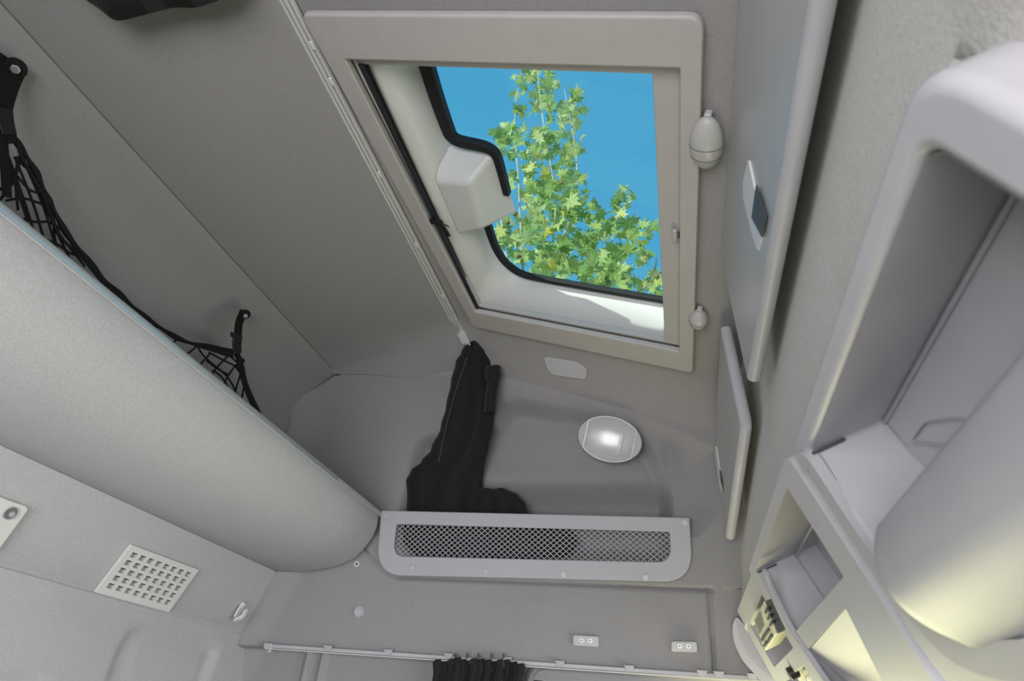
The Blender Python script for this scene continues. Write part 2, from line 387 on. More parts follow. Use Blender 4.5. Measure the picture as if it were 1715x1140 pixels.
# lining: four walls from the opening up to the glass
lo = rounded([ruv(-.418, .47, .006), ruv(.001, .47, .006), ruv(.001, 1.126, .006), ruv(-.418, 1.128, .006)], [.02, .02, .022, .04], 8)
hi = rounded([ruv(-.391, .485, H), ruv(-.012, .485, H), ruv(-.012, 1.088, H), ruv(-.389, 1.090, H)], [.03, .03, .012, .075], 8)
n_ = len(lo); mid = [a.lerp(b, .75) for a, b in zip(lo, hi)]; lo = [a+RN*.006 for a in lo]; fl = [a+RN*.001+(a-ruv(-.2, .8, .012)).normalized()*.04 for a in lo]
fs = []
for a in range(3):
    for i in range(n_): j = (i+1) % n_; fs.append([a*n_+i, a*n_+j, (a+1)*n_+j, (a+1)*n_+i])
out_hi = [b+(b-ruv(-.2, .8, H)).normalized()*.02 for b in hi]
for i in range(n_): j = (i+1) % n_; fs.append([3*n_+i, 3*n_+j, 4*n_+j, 4*n_+i])
mk('lining', fl+lo+mid+hi+out_hi, fs, LIN, hatch, ang=70)
# motor housing standing in from the rear side of the lining
bh = [roof((712, 300), .020), roof((786, 308), .020), roof((806, 385), .020), roof((733, 388), .020)]
th = [ruv(-.415, .720, H), ruv(-.300, .728, H), ruv(-.296, .885, H), ruv(-.415, .91, H)]
bh = [ruv(-.412, (bh[0].y), .018), bh[1], bh[2], ruv(-.412, bh[3].y, .018)]
mk('motor_housing', bh+th, [[0, 1, 2, 3], [7, 6, 5, 4], [0, 4, 5, 1], [1, 5, 6, 2], [2, 6, 7, 3], [3, 7, 4, 0]], LIN, hatch, bevel=.009, seg=3)
# black gasket following the edge of the glass round the housing
def gask():
    # centre line in roof coordinates and half width
    a = [roof(p, H-.004) for p in ((714, 90), (732, 150), (752, 208), (760, 224), (775, 232), (812, 240), (829, 249), (838, 266), (852, 320))]
    b = [roof(p, H-.004) for p in ((815, 360), (826, 395), (836, 418), (850, 437), (872, 453), (905, 462), (1000, 479), (1118, 499))]
    return a, b
def ribbon(path, w0, h, nrm, taper=None):
    path = smoothpath(path, 5); vs, fs = [], []; m = len(path)
    for i, p in enumerate(path):
        d = (path[min(i+1, m-1)]-path[max(i-1, 0)]).normalized(); s = d.cross(V(nrm)).normalized(); w = w0[0]+(w0[1]-w0[0])*i/(m-1)
        vs += [p-s*w, p+s*w, p+s*w-V(nrm)*h, p-s*w-V(nrm)*h]
    for i in range(m-1):
        for k in range(4): fs.append([i*4+k, i*4+(k+1) % 4, i*4+4+(k+1) % 4, i*4+4+k])
    fs += [[3, 2, 1, 0], [m*4-4+k for k in range(4)]]
    return vs, fs
ga, gb = gask()
mk('gasket', *merge(ribbon(ga, (.0125, .0062), .014, RN), ribbon(gb, (.008, .0058), .012, RN)), BLK, hatch, bevel=.002)
mk('glass', *prism([ruv(-.42, .46, H+.006), ruv(.0, .46, H+.006), ruv(.0, 1.11, H+.006), ruv(-.42, 1.11, H+.006)], RN*.004), GLASS, hatch, smooth=False)
mk('outer_rim', *ring(rounded([ruv(-.46, .43, H), ruv(.04, .43, H), ruv(.04, 1.16, H), ruv(-.46, 1.16, H)], .03), rounded([ruv(-.418, .475, H), ruv(.005, .475, H), ruv(.005, 1.118, H), ruv(-.418, 1.118, H)], [.03, .03, .012, .075]), RN*.016), BLK, hatch)
# black guide tube, its clip, the latch slot
gt = [roof(p, .004) for p in ((605, 104), (640, 178), (720, 346), (801, 516))]
mk('guide_channel', *ribbon([p+RN*.002 for p in gt], (.010, .0065), .003, RN), BLK, hatch)
mk('guide_tube', *tube(smoothpath([p-RN*.004+RU*.002 for p in gt], 4), .0052, 10), BLKG, hatch)
cl = thing_c = roof((733, 370), -.006)
mk('guide_clip', *merge(box(cl+RU*-.014+V((0, -.006, 0)), RU*.026, V((0, .010, 0)), RN*-.006), tube(smoothpath([cl+RU*-.012+V((0, .004, 0))-RN*.006, cl+RU*.002+V((0, -.008, 0))-RN*.009, cl+RU*.016+V((0, .0, 0))-RN*.006, cl+RU*.020+V((0, .012, 0))]), .0016, 6), box(cl+RU*.004+V((0, .01, 0)), RU*.008, V((0, .028, 0))+RU*.004, RN*-.004)), BLK, hatch, bevel=.001)
lp = roof((1133, 394), -.004)
lat = mk('latch', *box(lp+RU*-.006+V((0, -.016, 0)), RU*.008, V((0, .026, 0)), RN*-.006), PLA, hatch, bevel=.002)
mk('latch_slot', *box(lp+RU*.003+V((0, -.006, 0)), RU*.006, V((0, .012, 0)), RN*.003), BLK, lat)
# ------------------------------------------------------------------ egg shaped stops beside the hatch
def egg(px, py, rx, ry, name_label):
    c = roof((px, py), -.012); t = thing('egg_knob', roof((px, py), 0), name_label, 'knob', None)
    mk('knob_body', *ball(c, RU*rx, V((0, ry, 0)), RN*.016, 20, 14), WHTK, t)
    mk('collar', *box(c+V((0, -ry-.003, 0))+RU*-.005, RU*.010, V((0, .010, 0)), RN*.012), WHTK, t, bevel=.003)
    for dy in (.0, .45):
        z = math.sqrt(1-dy*dy) ; pts = []
        for k in range(13):
            a = math.pi*(.08+.84*k/12); pts.append(c+RU*(rx*1.004*z*math.cos(a))+V((0, ry*dy, 0))-RN*(.0162*z*math.sin(a)))
        mk('joint_line', *tube(pts, .0006, 5), SEAM, t)
WHTK = mat('grey_white_plastic', (.46, .455, .44), .38, .02, 30)
egg(1183, 240, .0215, .042, 'larger grey egg-shaped knob on the front edge of the hatch frame')
egg(1170, 535, .017, .026, 'small grey round knob on hatch frame corner near the wall')
# ------------------------------------------------------------------ ceiling curtain rail
rail = thing('ceiling_curtain_rail', ruv(-.505, .9, -.004), 'twin track aluminium curtain rail along the ceiling beside the roof hatch', 'curtain rail')
def uw(pxs, h=-.004): return [roof(p, h) for p in pxs]
def railrow(u0, u1, h): return prism([ruv(u0, -.3, 0), ruv(u1, -.3, 0), ruv(u1-.0005, 1.318, 0), ruv(u0, 1.318, 0)], RN*-h)
mk('track', *railrow(-.5175, -.4955, .003), DARK, rail)
mk('track_lip', *railrow(-.5175, -.5130, .010), ALUL, rail, bevel=.001)
mk('track_lip', *railrow(-.5090, -.5040, .010), ALUL, rail, bevel=.001)
mk('track_lip', *railrow(-.5002, -.4955, .009), ALUL, rail, bevel=.001)
for u in (-.5152, -.5065, -.4978):
    pe = [ruv(u, 1.19, -.004)]; cp, cn_ = V((-.456, 1.274, .815)), V((.2, .54, .81)).normalized()
    for y in (1.21, 1.235, 1.26, 1.285, 1.31):
        q = ruv(u, y, -.004); pe.append(q*min(1, (cp.dot(cn_)-.004)/q.dot(cn_)))
    mk('track_end', *ribbon(pe, (.0024, .0024), .006, RN), ALUL, rail)
c0 = None
for p in ((521, 75), (557, 135), (637, 290), (697, 408), (748, 495)):
    q = roof(p, -.004); q = ruv(-.5065, q.y, -.005)
    if c0 is None:
        c0 = mk('rail_clip', *merge(box(q+RU*-.013+V((0, -.005, 0)), RU*.005, V((0, .010, 0)), RN*-.004), box(q+RU*.0045+V((0, -.009, 0)), RU*.006, V((0, .013, 0)), RN*-.0055)), CLIP, rail, bevel=.001); base = ORG[c0.name]-q
    else: copyat(c0, rail, q+base)
# ------------------------------------------------------------------ overhead rear locker with aluminium edge
sp = [(-.677, .432), (-.672, .4225), (-.674, .40), (-.682, .372), (-.70, .347), (-.728, .325), (-.765, .309), (-.81, .299), (-.86, .2925), (-.922, .2935), (-.955, .305), (-.955, .36), (-.72, .42)]
def locker():
    vs, fs = [], []; n = len(sp)
    yy = [YB, 0, .5, 1.0, 1.25, None, None]
    for a, y in enumerate(yy):
        for (x, z) in sp:
            ye = 1.5-LEAN*z-.012
            if a == 5: yv = ye-.02; xx, zz = x, z
            elif a == 6: yv = ye; xx, zz = x-(.006 if x > -.72 else 0), z+(.006 if z < .4 else -.003)
            else: yv = y; xx, zz = x, z
            vs.append(V((xx, yv, zz)))
    for j in range(len(yy)-1):
        for i in range(n): k = (i+1) % n; fs.append([j*n+i, j*n+k, (j+1)*n+k, (j+1)*n+i])
    fs.append([(len(yy)-1)*n+i for i in range(n)]); fs.append(list(range(n))[::-1])
    return vs, fs
lk = thing('rear_locker', (-.80, .6, .31), 'bulging pale fabric-covered overhead locker along the rear wall', 'locker')
mk('locker_body', *locker(), FABL, lk, ang=60)
er = [(-.6705, .4235), (-.670, .432), (-.6735, .4355), (-.680, .4385), (-.684, .432), (-.678, .426)]
def yprism(pr, y0, y1): return prism([V((x, y0, z)) for x, z in pr], V((0, y1-y0, 0)))
mk('edge_profile', *yprism(er, YB, 1.16), ALU, lk, ang=60)
mk('edge_piping', *yprism([(x+(-.677-x)*.15, z) for x, z in er], 1.16, 1.40), FABL, lk, ang=60)
mk('edge_piping', *tube([V((-.6705, YB, .4225)), V((-.6705, 1.395, .4225))], .0016, 6), FABL, lk)
# ------------------------------------------------------------------ luggage net
NP = V((-.884, 0, .764)); NN = V((1, 0, 0)); BN = V((.60, -.15, -.78)).normalized()
def net(p, h=0): return onplane(p, NP+NN*h, NN)
ln = thing('luggage_net', net((240, 520)), 'black knotted luggage net strapped to ceiling bolts above the locker', 'net')
top = [(24, 232), (44, 262), (62, 292), (76, 325), (90, 352), (112, 392), (143, 430), (172, 466), (203, 495), (232, 522), (263, 545), (300, 567), (330, 577), (367, 582), (392, 590)]
mk('border_cord', *merge(tube(smoothpath([net(p) for p in top]), [.0042+.0012*math.sin(i*.7) for i in range((len(top)-1)*6+1)], 7),
   tube(smoothpath([net(p, .004) for p in ((30, 235), (36, 262), (68, 318), (82, 352), (100, 395), (138, 432), (170, 470), (201, 500), (262, 550))]), .0026, 6)), NET, ln)
strands = [((4, 250), (22, 300), (47, 372)), ((14, 262), (38, 330), (58, 392)), ((24, 262), (55, 340), (74, 404)), ((40, 270), (72, 345), (95, 420)), ((60, 290), (78, 350), (118, 436)), ((84, 350), (100, 392), (142, 446)), ((112, 395), (128, 420), (158, 455)),
 ((20, 300), (0, 318)), ((30, 262), (24, 300), (0, 335)), ((76, 325), (50, 318), (24, 290), (2, 285)), ((85, 348), (60, 338), (36, 332), (10, 336)), ((104, 385), (82, 372), (60, 372), (40, 366)), ((140, 430), (118, 424), (98, 410), (70, 398)), ((24, 232), (34, 262), (26, 300), (30, 352)),
 ((90, 352), (92, 400), (100, 425)), ((64, 296), (50, 286), (30, 268))]
strr = [((300, 567), (290, 573)), ((332, 578), (312, 594)), ((352, 592), (334, 612)), ((384, 594), (366, 612), (354, 628)), ((398, 608), (384, 626), (374, 646)), ((404, 622), (398, 642), (392, 664)), ((410, 640), (406, 662), (404, 672)),
 ((330, 578), (338, 592), (352, 606), (378, 628), (392, 650), (400, 676)), ((350, 590), (372, 602), (392, 612), (400, 622)), ((362, 588), (384, 596), (396, 606)), ((346, 604), (362, 616), (384, 628)), ((356, 620), (372, 632), (388, 660))]
for ss in (strands, strr): mk('netting', *merge(*[tube(smoothpath([net(p, -.002) for p in s], 4), .0020, 5) for s in ss]), NET, ln)
mk('gather_cord', *merge(tube(smoothpath([net(p) for p in ((396, 590), (404, 612), (410, 640), (420, 665), (432, 690), (442, 708))]), [.006, .0058]*15+[.005], 7), tube(smoothpath([net(p, .004) for p in ((400, 600), (402, 622), (412, 655), (430, 694))]), .0028, 6), tube(smoothpath([net(p, .003) for p in ((394, 596), (408, 604), (396, 612), (408, 618))]), .003, 6)), NET, ln)
def strap(pts, w, h=0):
    return ribbon([net(p, h) for p in pts], w, .004, NN)
mk('strap', *merge(strap(((24, 104), (14, 135), (8, 165), (6, 190)), (.020, .012)), strap(((6, 185), (14, 215), (24, 240)), (.013, .008), .004), strap(((2, 172), (4, 210), (10, 270), (14, 330)), (.007, .006), .002)), NET, ln, bevel=.001)
mk('strap', *merge(strap(((409, 522), (402, 540), (400, 556), (399, 568)), (.0105, .0115)), strap(((330, 577), (352, 582), (375, 588), (392, 592)), (.004, .010), .003)), NET, ln, bevel=.001)
mk('buckle', *merge(strap(((400, 560), (398, 576), (399, 592)), (.0145, .013), .006), strap(((391, 556), (389, 564)), (.004, .004), .010)), BLKG, ln, bevel=.002)
mk('buckle', *strap(((8, 180), (12, 205), (18, 225)), (.013, .011), .008), BLKG, ln, bevel=.002)
# bolts on the rear wall
for (p, r, l) in (((26, 112), .0082, 0), ((409, 524), .0068, 1)):
    q = net(p, .002)
    tab = mk('strap_eye', *disc(q+BN*.004, BN, r*1.75, .004, 20), NET, ln, bevel=.001)
    mk('bolt', *disc(q+BN*.008, BN, r*.82, .007, 6), STEEL, ln, bevel=.0015)['label'] = 'zinc hexagon bolt'
# ------------------------------------------------------------------ netted pocket panel on the side wall
pan = thing('pocket_panel', side((900, 960), -.004), 'pale plastic storage pocket front with diamond mesh on the side wall', 'storage pocket')
po = rounded([side(p, -.004) for p in ((641, 855), (1155, 867), (1161, 975), (632, 963))], [.004, .004, .065, .065], 9)
pi = rounded([side(p, -.004) for p in ((666, 878), (1121, 891), (1124, 941), (660, 931))], [.003, .003, .030, .030], 9)
mk('panel_frame', *ring(po, pi, SN*-.010), PLV, pan, bevel=.003)
A, B, C, D_ = [side(p, .0) for p in ((666, 878), (1121, 891), (1124, 941), (660, 931))]
poly2 = [(q.x, q.z) for q in rounded([A, B, C, D_], [.003, .003, .030, .030], 9)]
def clip_seg(a, b, poly):
    """the stretch of a long segment a-b inside a convex polygon"""
    t0, t1 = 0, 1; dx, dy = b[0]-a[0], b[1]-a[1]; cx = sum(p[0] for p in poly)/len(poly); cy = sum(p[1] for p in poly)/len(poly)
    for i in range(len(poly)):
        x1, y1 = poly[i-1]; x2, y2 = poly[i]; nx, ny = -(y2-y1), x2-x1
        if nx*(cx-x1)+ny*(cy-y1) < 0: nx, ny = -nx, -ny
        num = nx*(a[0]-x1)+ny*(a[1]-y1); den = nx*dx+ny*dy
        if abs(den) < 1e-12:
            if num < 0: return None
            continue
        t = -num/den
        if den > 0: t0 = max(t0, t)
        else: t1 = min(t1, t)
    return (t0, t1) if t1-t0 > 1e-4 else None
xa, xb = min(p[0] for p in poly2), max(p[0] for p in poly2); za, zb = min(p[1] for p in poly2), max(p[1] for p in poly2)
segs = []; step = (xb-xa)/45; dz = (zb-za)*1.02; sl_ = (step)/((zb-za)/6.3)     # diamonds: about 45 across, six high
for sgn in (1, -1):
    for k in range(-12, 60):
        xs = xa+k*step; a = (xs, za-.001); b = (xs+sgn*sl_*(zb-za+.002), zb+.001)
        t = clip_seg(a, b, poly2)
        if t:
            P = [wall_pt(a[0]+(b[0]-a[0])*u, a[1]+(b[1]-a[1])*u, -.001 if sgn > 0 else .0006) for u in t]
            segs.append(tube(P, .00098, 5, cap=False))
me_o = mk('wire_mesh', *merge(*segs), PLL, pan); me_o['kind'] = 'stuff'
c0 = None
for p in ((647, 863), (1147, 875), (692, 951), (814, 957), (944, 962), (1081, 967)):
    q = side(p, -.014)
    if c0 is None: c0 = mk('screw_cap', *disc(q, -SN, .0068, .0022, 18), WHTK, pan, bevel=.0008); b0 = ORG[c0.name]-q
    else: copyat(c0, pan, q+b0)
# ------------------------------------------------------------------ dome lamp in the pocket
def wall_hit(p):
    r = ray(*p)
    lo_, hi_ = 1.0, 2.2
    for i in range(40):
        m = (lo_+hi_)/2; q = r*(m/r.y)
        if q.dot(SN) < V((0, 1.5, 0)).dot(SN)+wall_d(q.x, q.z): lo_ = m
        else: hi_ = m
    return r*(lo_/r.y)
def wall_n(q):
    h = .012
    f = lambda x, z: wall_pt(x, z, wall_d(x, z))
    a = f(q.x+h, q.z)-f(q.x-h, q.z); b = f(q.x, q.z+h)-f(q.x, q.z-h)
    n = a.cross(b).normalized(); return -n if n.y > 0 else n
q = wall_hit((1022, 735)); nl = wall_n(q); nl = (nl*.35-SN*.35-ray(1022, 735).normalized()*.3).normalized(); q = q*.972
lamp = thing('dome_lamp', q, 'oval clear dome lamp set in the side wall recess', 'lamp')
def pl_lamp(p, h=0): return onplane(p, q+nl*h, nl)
cen = pl_lamp((1021, 735), .008); la = (pl_lamp((1074, 746), .008)-pl_lamp((968, 722), .008))*.5; lb = (nl.cross(la)).normalized()*((pl_lamp((1017, 773), .008)-pl_lamp((1025, 697), .008)).length*.5)
ell = lambda k, h, n=40: [cen+la*k*math.cos(2*math.pi*i/n)+lb*k*math.sin(2*math.pi*i/n)+nl*h for i in range(n)]
mk('lamp_bezel', *ring(ell(1.0, 0), ell(.93, 0), nl*-.035), PLV, lamp, bevel=.0015)
mk('reflector', *grid(41, 6, lambda u, v: cen+(la*math.cos(2*math.pi*u)+lb*math.sin(2*math.pi*u))*(.94*(v*.98+.02))-nl*(.012*(1-v*v))), mat('lamp_reflector', (.62, .62, .62), .35, metal=.35), lamp)
def lensf(u, v):
    a = 2*math.pi*u; x = max(-.76, min(.76, math.cos(a)*.97)); return cen+la*x*(v*.98+.02)+lb*math.sin(a)*.97*(v*.98+.02)+nl*(.002+.012*(1-v**2.5))
mk('lens', *grid(49, 8, lensf), LENS, lamp)
ll = [cen+la*max(-.76, min(.76, math.cos(2*math.pi*i/48)*.97))+lb*.97*math.sin(2*math.pi*i/48)+nl*.003 for i in range(48)]
mk('lens_rim', *tube(ll, .0012, 6, closed=True), mat('clear_rim', (.8, .8, .8), .15), lamp)
mk('bulb_shade', *box(cen+la*.28-lb*.6-nl*.006, la*.12, lb*.9, nl*.005), WHT, lamp, bevel=.001)
for sg in (-1, 1):
    seg = [cen+la*math.cos(a)*.99+lb*math.sin(a)*.99+nl*.001 for a in [(0 if sg > 0 else math.pi)+(-.68+1.36*i/14) for i in range(15)]]
    mk('side_tab', *prism(seg, nl*.004), PLV, lamp, bevel=.001)
# ------------------------------------------------------------------ blank cover, buttons, screw plates
PN = V((.2, .54, .81)).normalized(); PP = V((-.23, 1.286, .75))-PN*.007
mk_ = mk('cover_plate', *prism(rounded([onplane(p, PP, PN) for p in ((909, 597), (966, 606), (984, 619), (981, 637), (923, 628), (914, 616))], .010), PN*.012), PLV, None, bevel=.003)
tag(mk_, 'blank rounded rectangular cover plate between roof hatch and wall recess', 'cover plate')
rv = side((598, 944)); t = thing('rivet', rv, 'small white ring rivet by the end of the rear locker', 'rivet')
mk('washer', *ring([rv+(V((1, 0, 0))*math.cos(i*.3307)+V((0, -LEAN, 1))*math.sin(i*.3307))*.0062 for i in range(19)], [rv+(V((1, 0, 0))*math.cos(i*.3307)+V((0, -LEAN, 1))*math.sin(i*.3307))*.0032 for i in range(19)], SN*-.003), WHT, t)
mk('pin', *disc(rv+SN*.001, -SN, .0026, .003, 12), DARK, t)
bt = side((601, 1024)); t = thing('trim_button', bt, 'round grey trim button alone in the middle of the side wall', 'button')
mk('button_base', *disc(bt+SN*.001, -SN, .0125, .003, 24), PLV, t, bevel=.0012)
mk('button_cap', *disc(bt-SN*.002, -SN, .0088, .0035, 24), PLL, t, bevel=.0012)
for pc, lab in ((((961, 1062), (1004, 1064), (1004, 1083), (961, 1080)), 'grey plate with two cross-head screws, the one farther from the console'), (((1124, 1072), (1167, 1073), (1168, 1091), (1124, 1090)), 'grey plate with two cross-head screws, the one nearer the console')):
    lo_ = [side(p, .003) for p in pc]; c = sum(lo_, V())/4
    t = thing('screw_plate', c, lab, 'bracket', 'screw plates on the side wall')
    mk('plate_body', *prism(rounded(lo_, .004), SN*-.014), PLL, t, bevel=.002)
    for f_ in (-.17, .17):
        sc = c+(lo_[1]-lo_[0])*f_-SN*.0125+V((0, 0, .001))
        s_ = mk('screw', *disc(sc, -SN, .0048, .0025, 16), ALUL, t, bevel=.001)
        mk('screw_slot', *merge(box(sc-SN*.0024+V((-.003, 0, -.0006)), (.006, 0, 0), (0, -LEAN*.0012, .0012), SN*-.0004), box(sc-SN*.0024+V((-.0006, 0, -.003)), (.0012, 0, 0), (0, -LEAN*.006, .006), SN*-.0004)), DARK, s_)
# ------------------------------------------------------------------ door curtain rail, door curtain, window
dr = thing('door_curtain_rail', side((800, 1103), -.01), 'grey curtain rail running over the door window with small clips', 'curtain rail')
pa, pb = side((446, 1081), -.012), side((1310, 1139), -.012)
dv = (pb-pa).normalized(); upv = (V((0, -LEAN, 1))-dv*dv.z).normalized()
mk('track', *prism([pa-upv*.004, pa+upv*.004, pa+upv*.004+SN*.012, pa-upv*.004+SN*.012], pb-pa), PLL, dr, bevel=.0015)
mk('track_lip', *prism([pa-upv*.0062, pa-upv*.0045, pa-upv*.0045-SN*.004, pa-upv*.0062-SN*.004], pb-pa), WHT, dr)
mk('end_stop', *merge(box(pa-dv*.004-upv*.005-SN*.004, dv*.020, upv*.011, SN*.016), disc(pa+dv*.014-upv*.010, -SN, .004, .008, 12)), PLL, dr, bevel=.001)
c0 = None
for px in (550, 651, 752, 850, 938, 1054, 1176, 1204, 1260):
    t_ = (px-446)/(1310-446); q = side((px, 1081+58*t_-3), -.013)
    lp_ = [q+dv*-.011+upv*.006, q+dv*.011+upv*.006, q+dv*.006-upv*.004, q-dv*.006-upv*.004]
    if c0 is None: c0 = mk('rail_clip', *prism(lp_, SN*-.004), PLV, dr, bevel=.001); b0 = ORG[c0.name]-q
    else: copyat(c0, dr, q+b0)
dc = thing('door_curtain', side((800, 1130), -.02), 'black pleated curtain bunched below the door rail', 'curtain')
pl = [(733, 1104, 0), (746, 1107, .004), (757, 1103, 0), (766, 1100, -.006), (775, 1104, .002), (783, 1106, .006), (793, 1102, -.006), (805, 1103, -.002), (817, 1104, -.006), (829, 1107, .004), (837, 1104, -.008), (849, 1104, 0), (860, 1108, .004), (870, 1111, -.010)]
for i, (px, py, o_) in enumerate(pl):
    a = side((px, py), -.018+o_); b = side((px-4+i*.1, 1150), -.022+o_); b2 = side((px-7, 1300), -.03+o_); b3 = b2+V((0, 0, -.3))
    r_ = .0085+random.uniform(-.0015, .002)
    mk('pleat', *tube(smoothpath([a, a.lerp(b, .4)+V((.003, 0, 0)), b, b2, b3], 4), [r_*.85]+[r_*(1+.12*math.sin(j*.9+i)) for j in range(16)], 9), CUR, dc)
mk('header_band', *prism([side((726, 1107), -.014), side((744, 1107), -.014), side((742, 1150), -.014), side((728, 1150), -.014)], SN*-.006), CUR, dc, bevel=.001)
for px in (762, 781, 800, 822, 842): mk('hook_eye', *box(side((px, 1102), -.022)+V((-.002, 0, 0)), (.004, 0, 0), (0, 0, .010), (0, .003, 0)), DARK, dc)
# driver's door window: dark seal, frame and pane
wf = [side(p, .03) for p in ((884, 1150), (892, 1124), (915, 1113), (1000, 1118), (1130, 1128), (1300, 1142))]
win = struct('window_1', tube(smoothpath(wf+[wf[-1]+V((.25, 0, -.02)), wf[-1]+V((.4, 0, -.2))]), .010, 8), mat('grey_window_frame', (.20, .20, .20), .5))
wf2 = [side(p, .04) for p in ((890, 1160), (901, 1136), (925, 1126), (1000, 1130), (1130, 1140), (1300, 1156))]
mk('window_seal', *tube(smoothpath(wf2+[wf2[-1]+V((.25, 0, -.02)), wf2[-1]+V((.4, 0, -.2))]), .009, 8), BLK, win)
mk('pane', *box(V((XW-.02, 1.545, -.56)), (.9, 0, 0), (0, -.03, .68), (0, .004, 0)), GLASS, win, smooth=False)
mk('head_lining', *prism([side((880, 1100), .028), side((1330, 1135), .028), side((1330, 1142), .028), side((880, 1113), .028)], SN*.02), DARK, win)
# ------------------------------------------------------------------ black curtain hanging from the ceiling rail, and its other end
def drape(rows, folds, amp, off0, off1):
    """rows: (left px, right px, py); a folded bundle hung in front of the side wall"""
    rr = []
    for i in range(len(rows)-1):
        for j in range(5):
            t = j/5; t2 = t*t*(3-2*t); rr.append(tuple(rows[i][k]+(rows[i+1][k]-rows[i][k])*(t if k == 2 else t2) for k in range(3)))
    rr.append(rows[-1]); vs, fs = [], []; n = 49; m = len(rr)
    for i, (l, r, y) in enumerate(rr):
        v = i/(m-1)
        for k in range(n):
            u = k/(n-1); ph = folds*2*math.pi*(u+.05*math.sin(v*5+u*3))
            edge = math.sin(math.pi*u)**.5
            h = off0+(off1-off0)*v-amp*(.45+.55*v)*(math.sin(ph+v*1.7)+.22*math.sin(ph*1.9+v*5))*edge-.028*edge
            vs.append(side((l+(r-l)*u, y+1.5*math.sin(ph)), h))
    for i, (l, r, y) in enumerate(rr):
        v = i/(m-1)
        for k in range(n):
            u = k/(n-1); vs.append(side((l+(r-l)*u, y), off0+(off1-off0)*v+.004))
    o2 = m*n
    for i in range(m-1):
        for k in range(n-1):
            a = i*n+k; fs += [[a, a+1, a+n+1, a+n], [o2+a, o2+a+n, o2+a+n+1, o2+a+1]]
        for k in (0, n-1): a = i*n+k; fs.append([a, a+n, o2+a+n, o2+a])
    for k in range(n-1): fs.append([k, k+1, o2+k+1, o2+k]); a = (m-1)*n+k; fs.append([a, a+1, o2+a+1, o2+a])
    return vs, fs
bc = thing('cab_curtain', side((780, 760), -.01), 'black curtain hanging from the ceiling rail into the wall pocket', 'curtain')
rows = [(779, 806, 573), (772, 816, 588), (763, 822, 606), (755, 826, 640), (747, 830, 680), (738, 826, 715), (722, 818, 752), (706, 813, 772), (688, 810, 788), (680, 808, 806), (682, 806, 830), (680, 812, 866)]
mk('curtain_cloth', *drape(rows, 1.7, .012, -.034, .055), CUR, bc, ang=80)
mk('hem_flap', *drape([(812, 838, 612), (812, 839, 628), (816, 836, 640), (812, 832, 664), (810, 830, 690)], 1, .003, -.040, -.026), CUR, bc, ang=80)
mk('curtain_tail', *drape([(800, 846, 818), (796, 868, 830), (792, 880, 846), (790, 890, 870)], 2, .006, .04, .055), CUR, bc, ang=80)
stl = []
for i in range(34):
    a = i/34; b = a+.018
    f_ = lambda t: side((782-47*t**.95-4*math.sin(t*3), 600+175*t), -.066+.024*t)
    stl.append(tube([f_(a), f_(b)], .0006, 4))
so = mk('stitching', *merge(*stl), STI, bc)
mk('curtain_runner', *disc(roof((793, 580), -.030), RN, .009, .014, 10), BLK, bc, bevel=.002)
def lump():
    # folded end of the second curtain, bunched under the ceiling at the camera's side
    o_ = [(120, -30), (142, -2), (165, 14), (188, 32), (205, 34), (238, 26), (268, 18), (292, 13), (326, 13), (348, 7), (372, -3), (400, -30)]
    P = V((-.476, 0, .847)); nrm = V((-.147, 0, .989))
    bot = [onplane(p, P-nrm*.045, nrm) for p in smoothpath([V((*p, 0)) for p in o_], 4) for p in [(p[0], p[1])]]
    vs, fs = [], []; n = len(bot)
    for k in range(7):
        t = k/6
        for i, b in enumerate(bot):
            f_ = .010*math.sin(i*.55+k*.7)*t
            vs.append(b+V((0, -.30*t, 0))+nrm*(-.012*math.sin(min(1, t*3)*math.pi/2)+f_))
    for k in range(6):
        for i in range(n-1): fs.append([k*n+i, k*n+i+1, (k+1)*n+i+1, (k+1)*n+i])
    m0 = len(vs)
    for i, b in enumerate(bot): vs.append(b+nrm*.043)
    for i in range(n-1): fs.append([i, i+1, m0+i+1, m0+i])
    return vs, fs
lo_ = mk('bunched_curtain', *lump(), CUR, None, ang=80)
tag(lo_, 'end of a black curtain bunched under the ceiling at the top edge', 'curtain')
mk('curtain_pool', *drape([(690, 905, 866), (672, 950, 880), (668, 968, 905), (670, 960, 925), (680, 940, 934)], 3, .005, .042, .032), CUR, bc, ang=80)
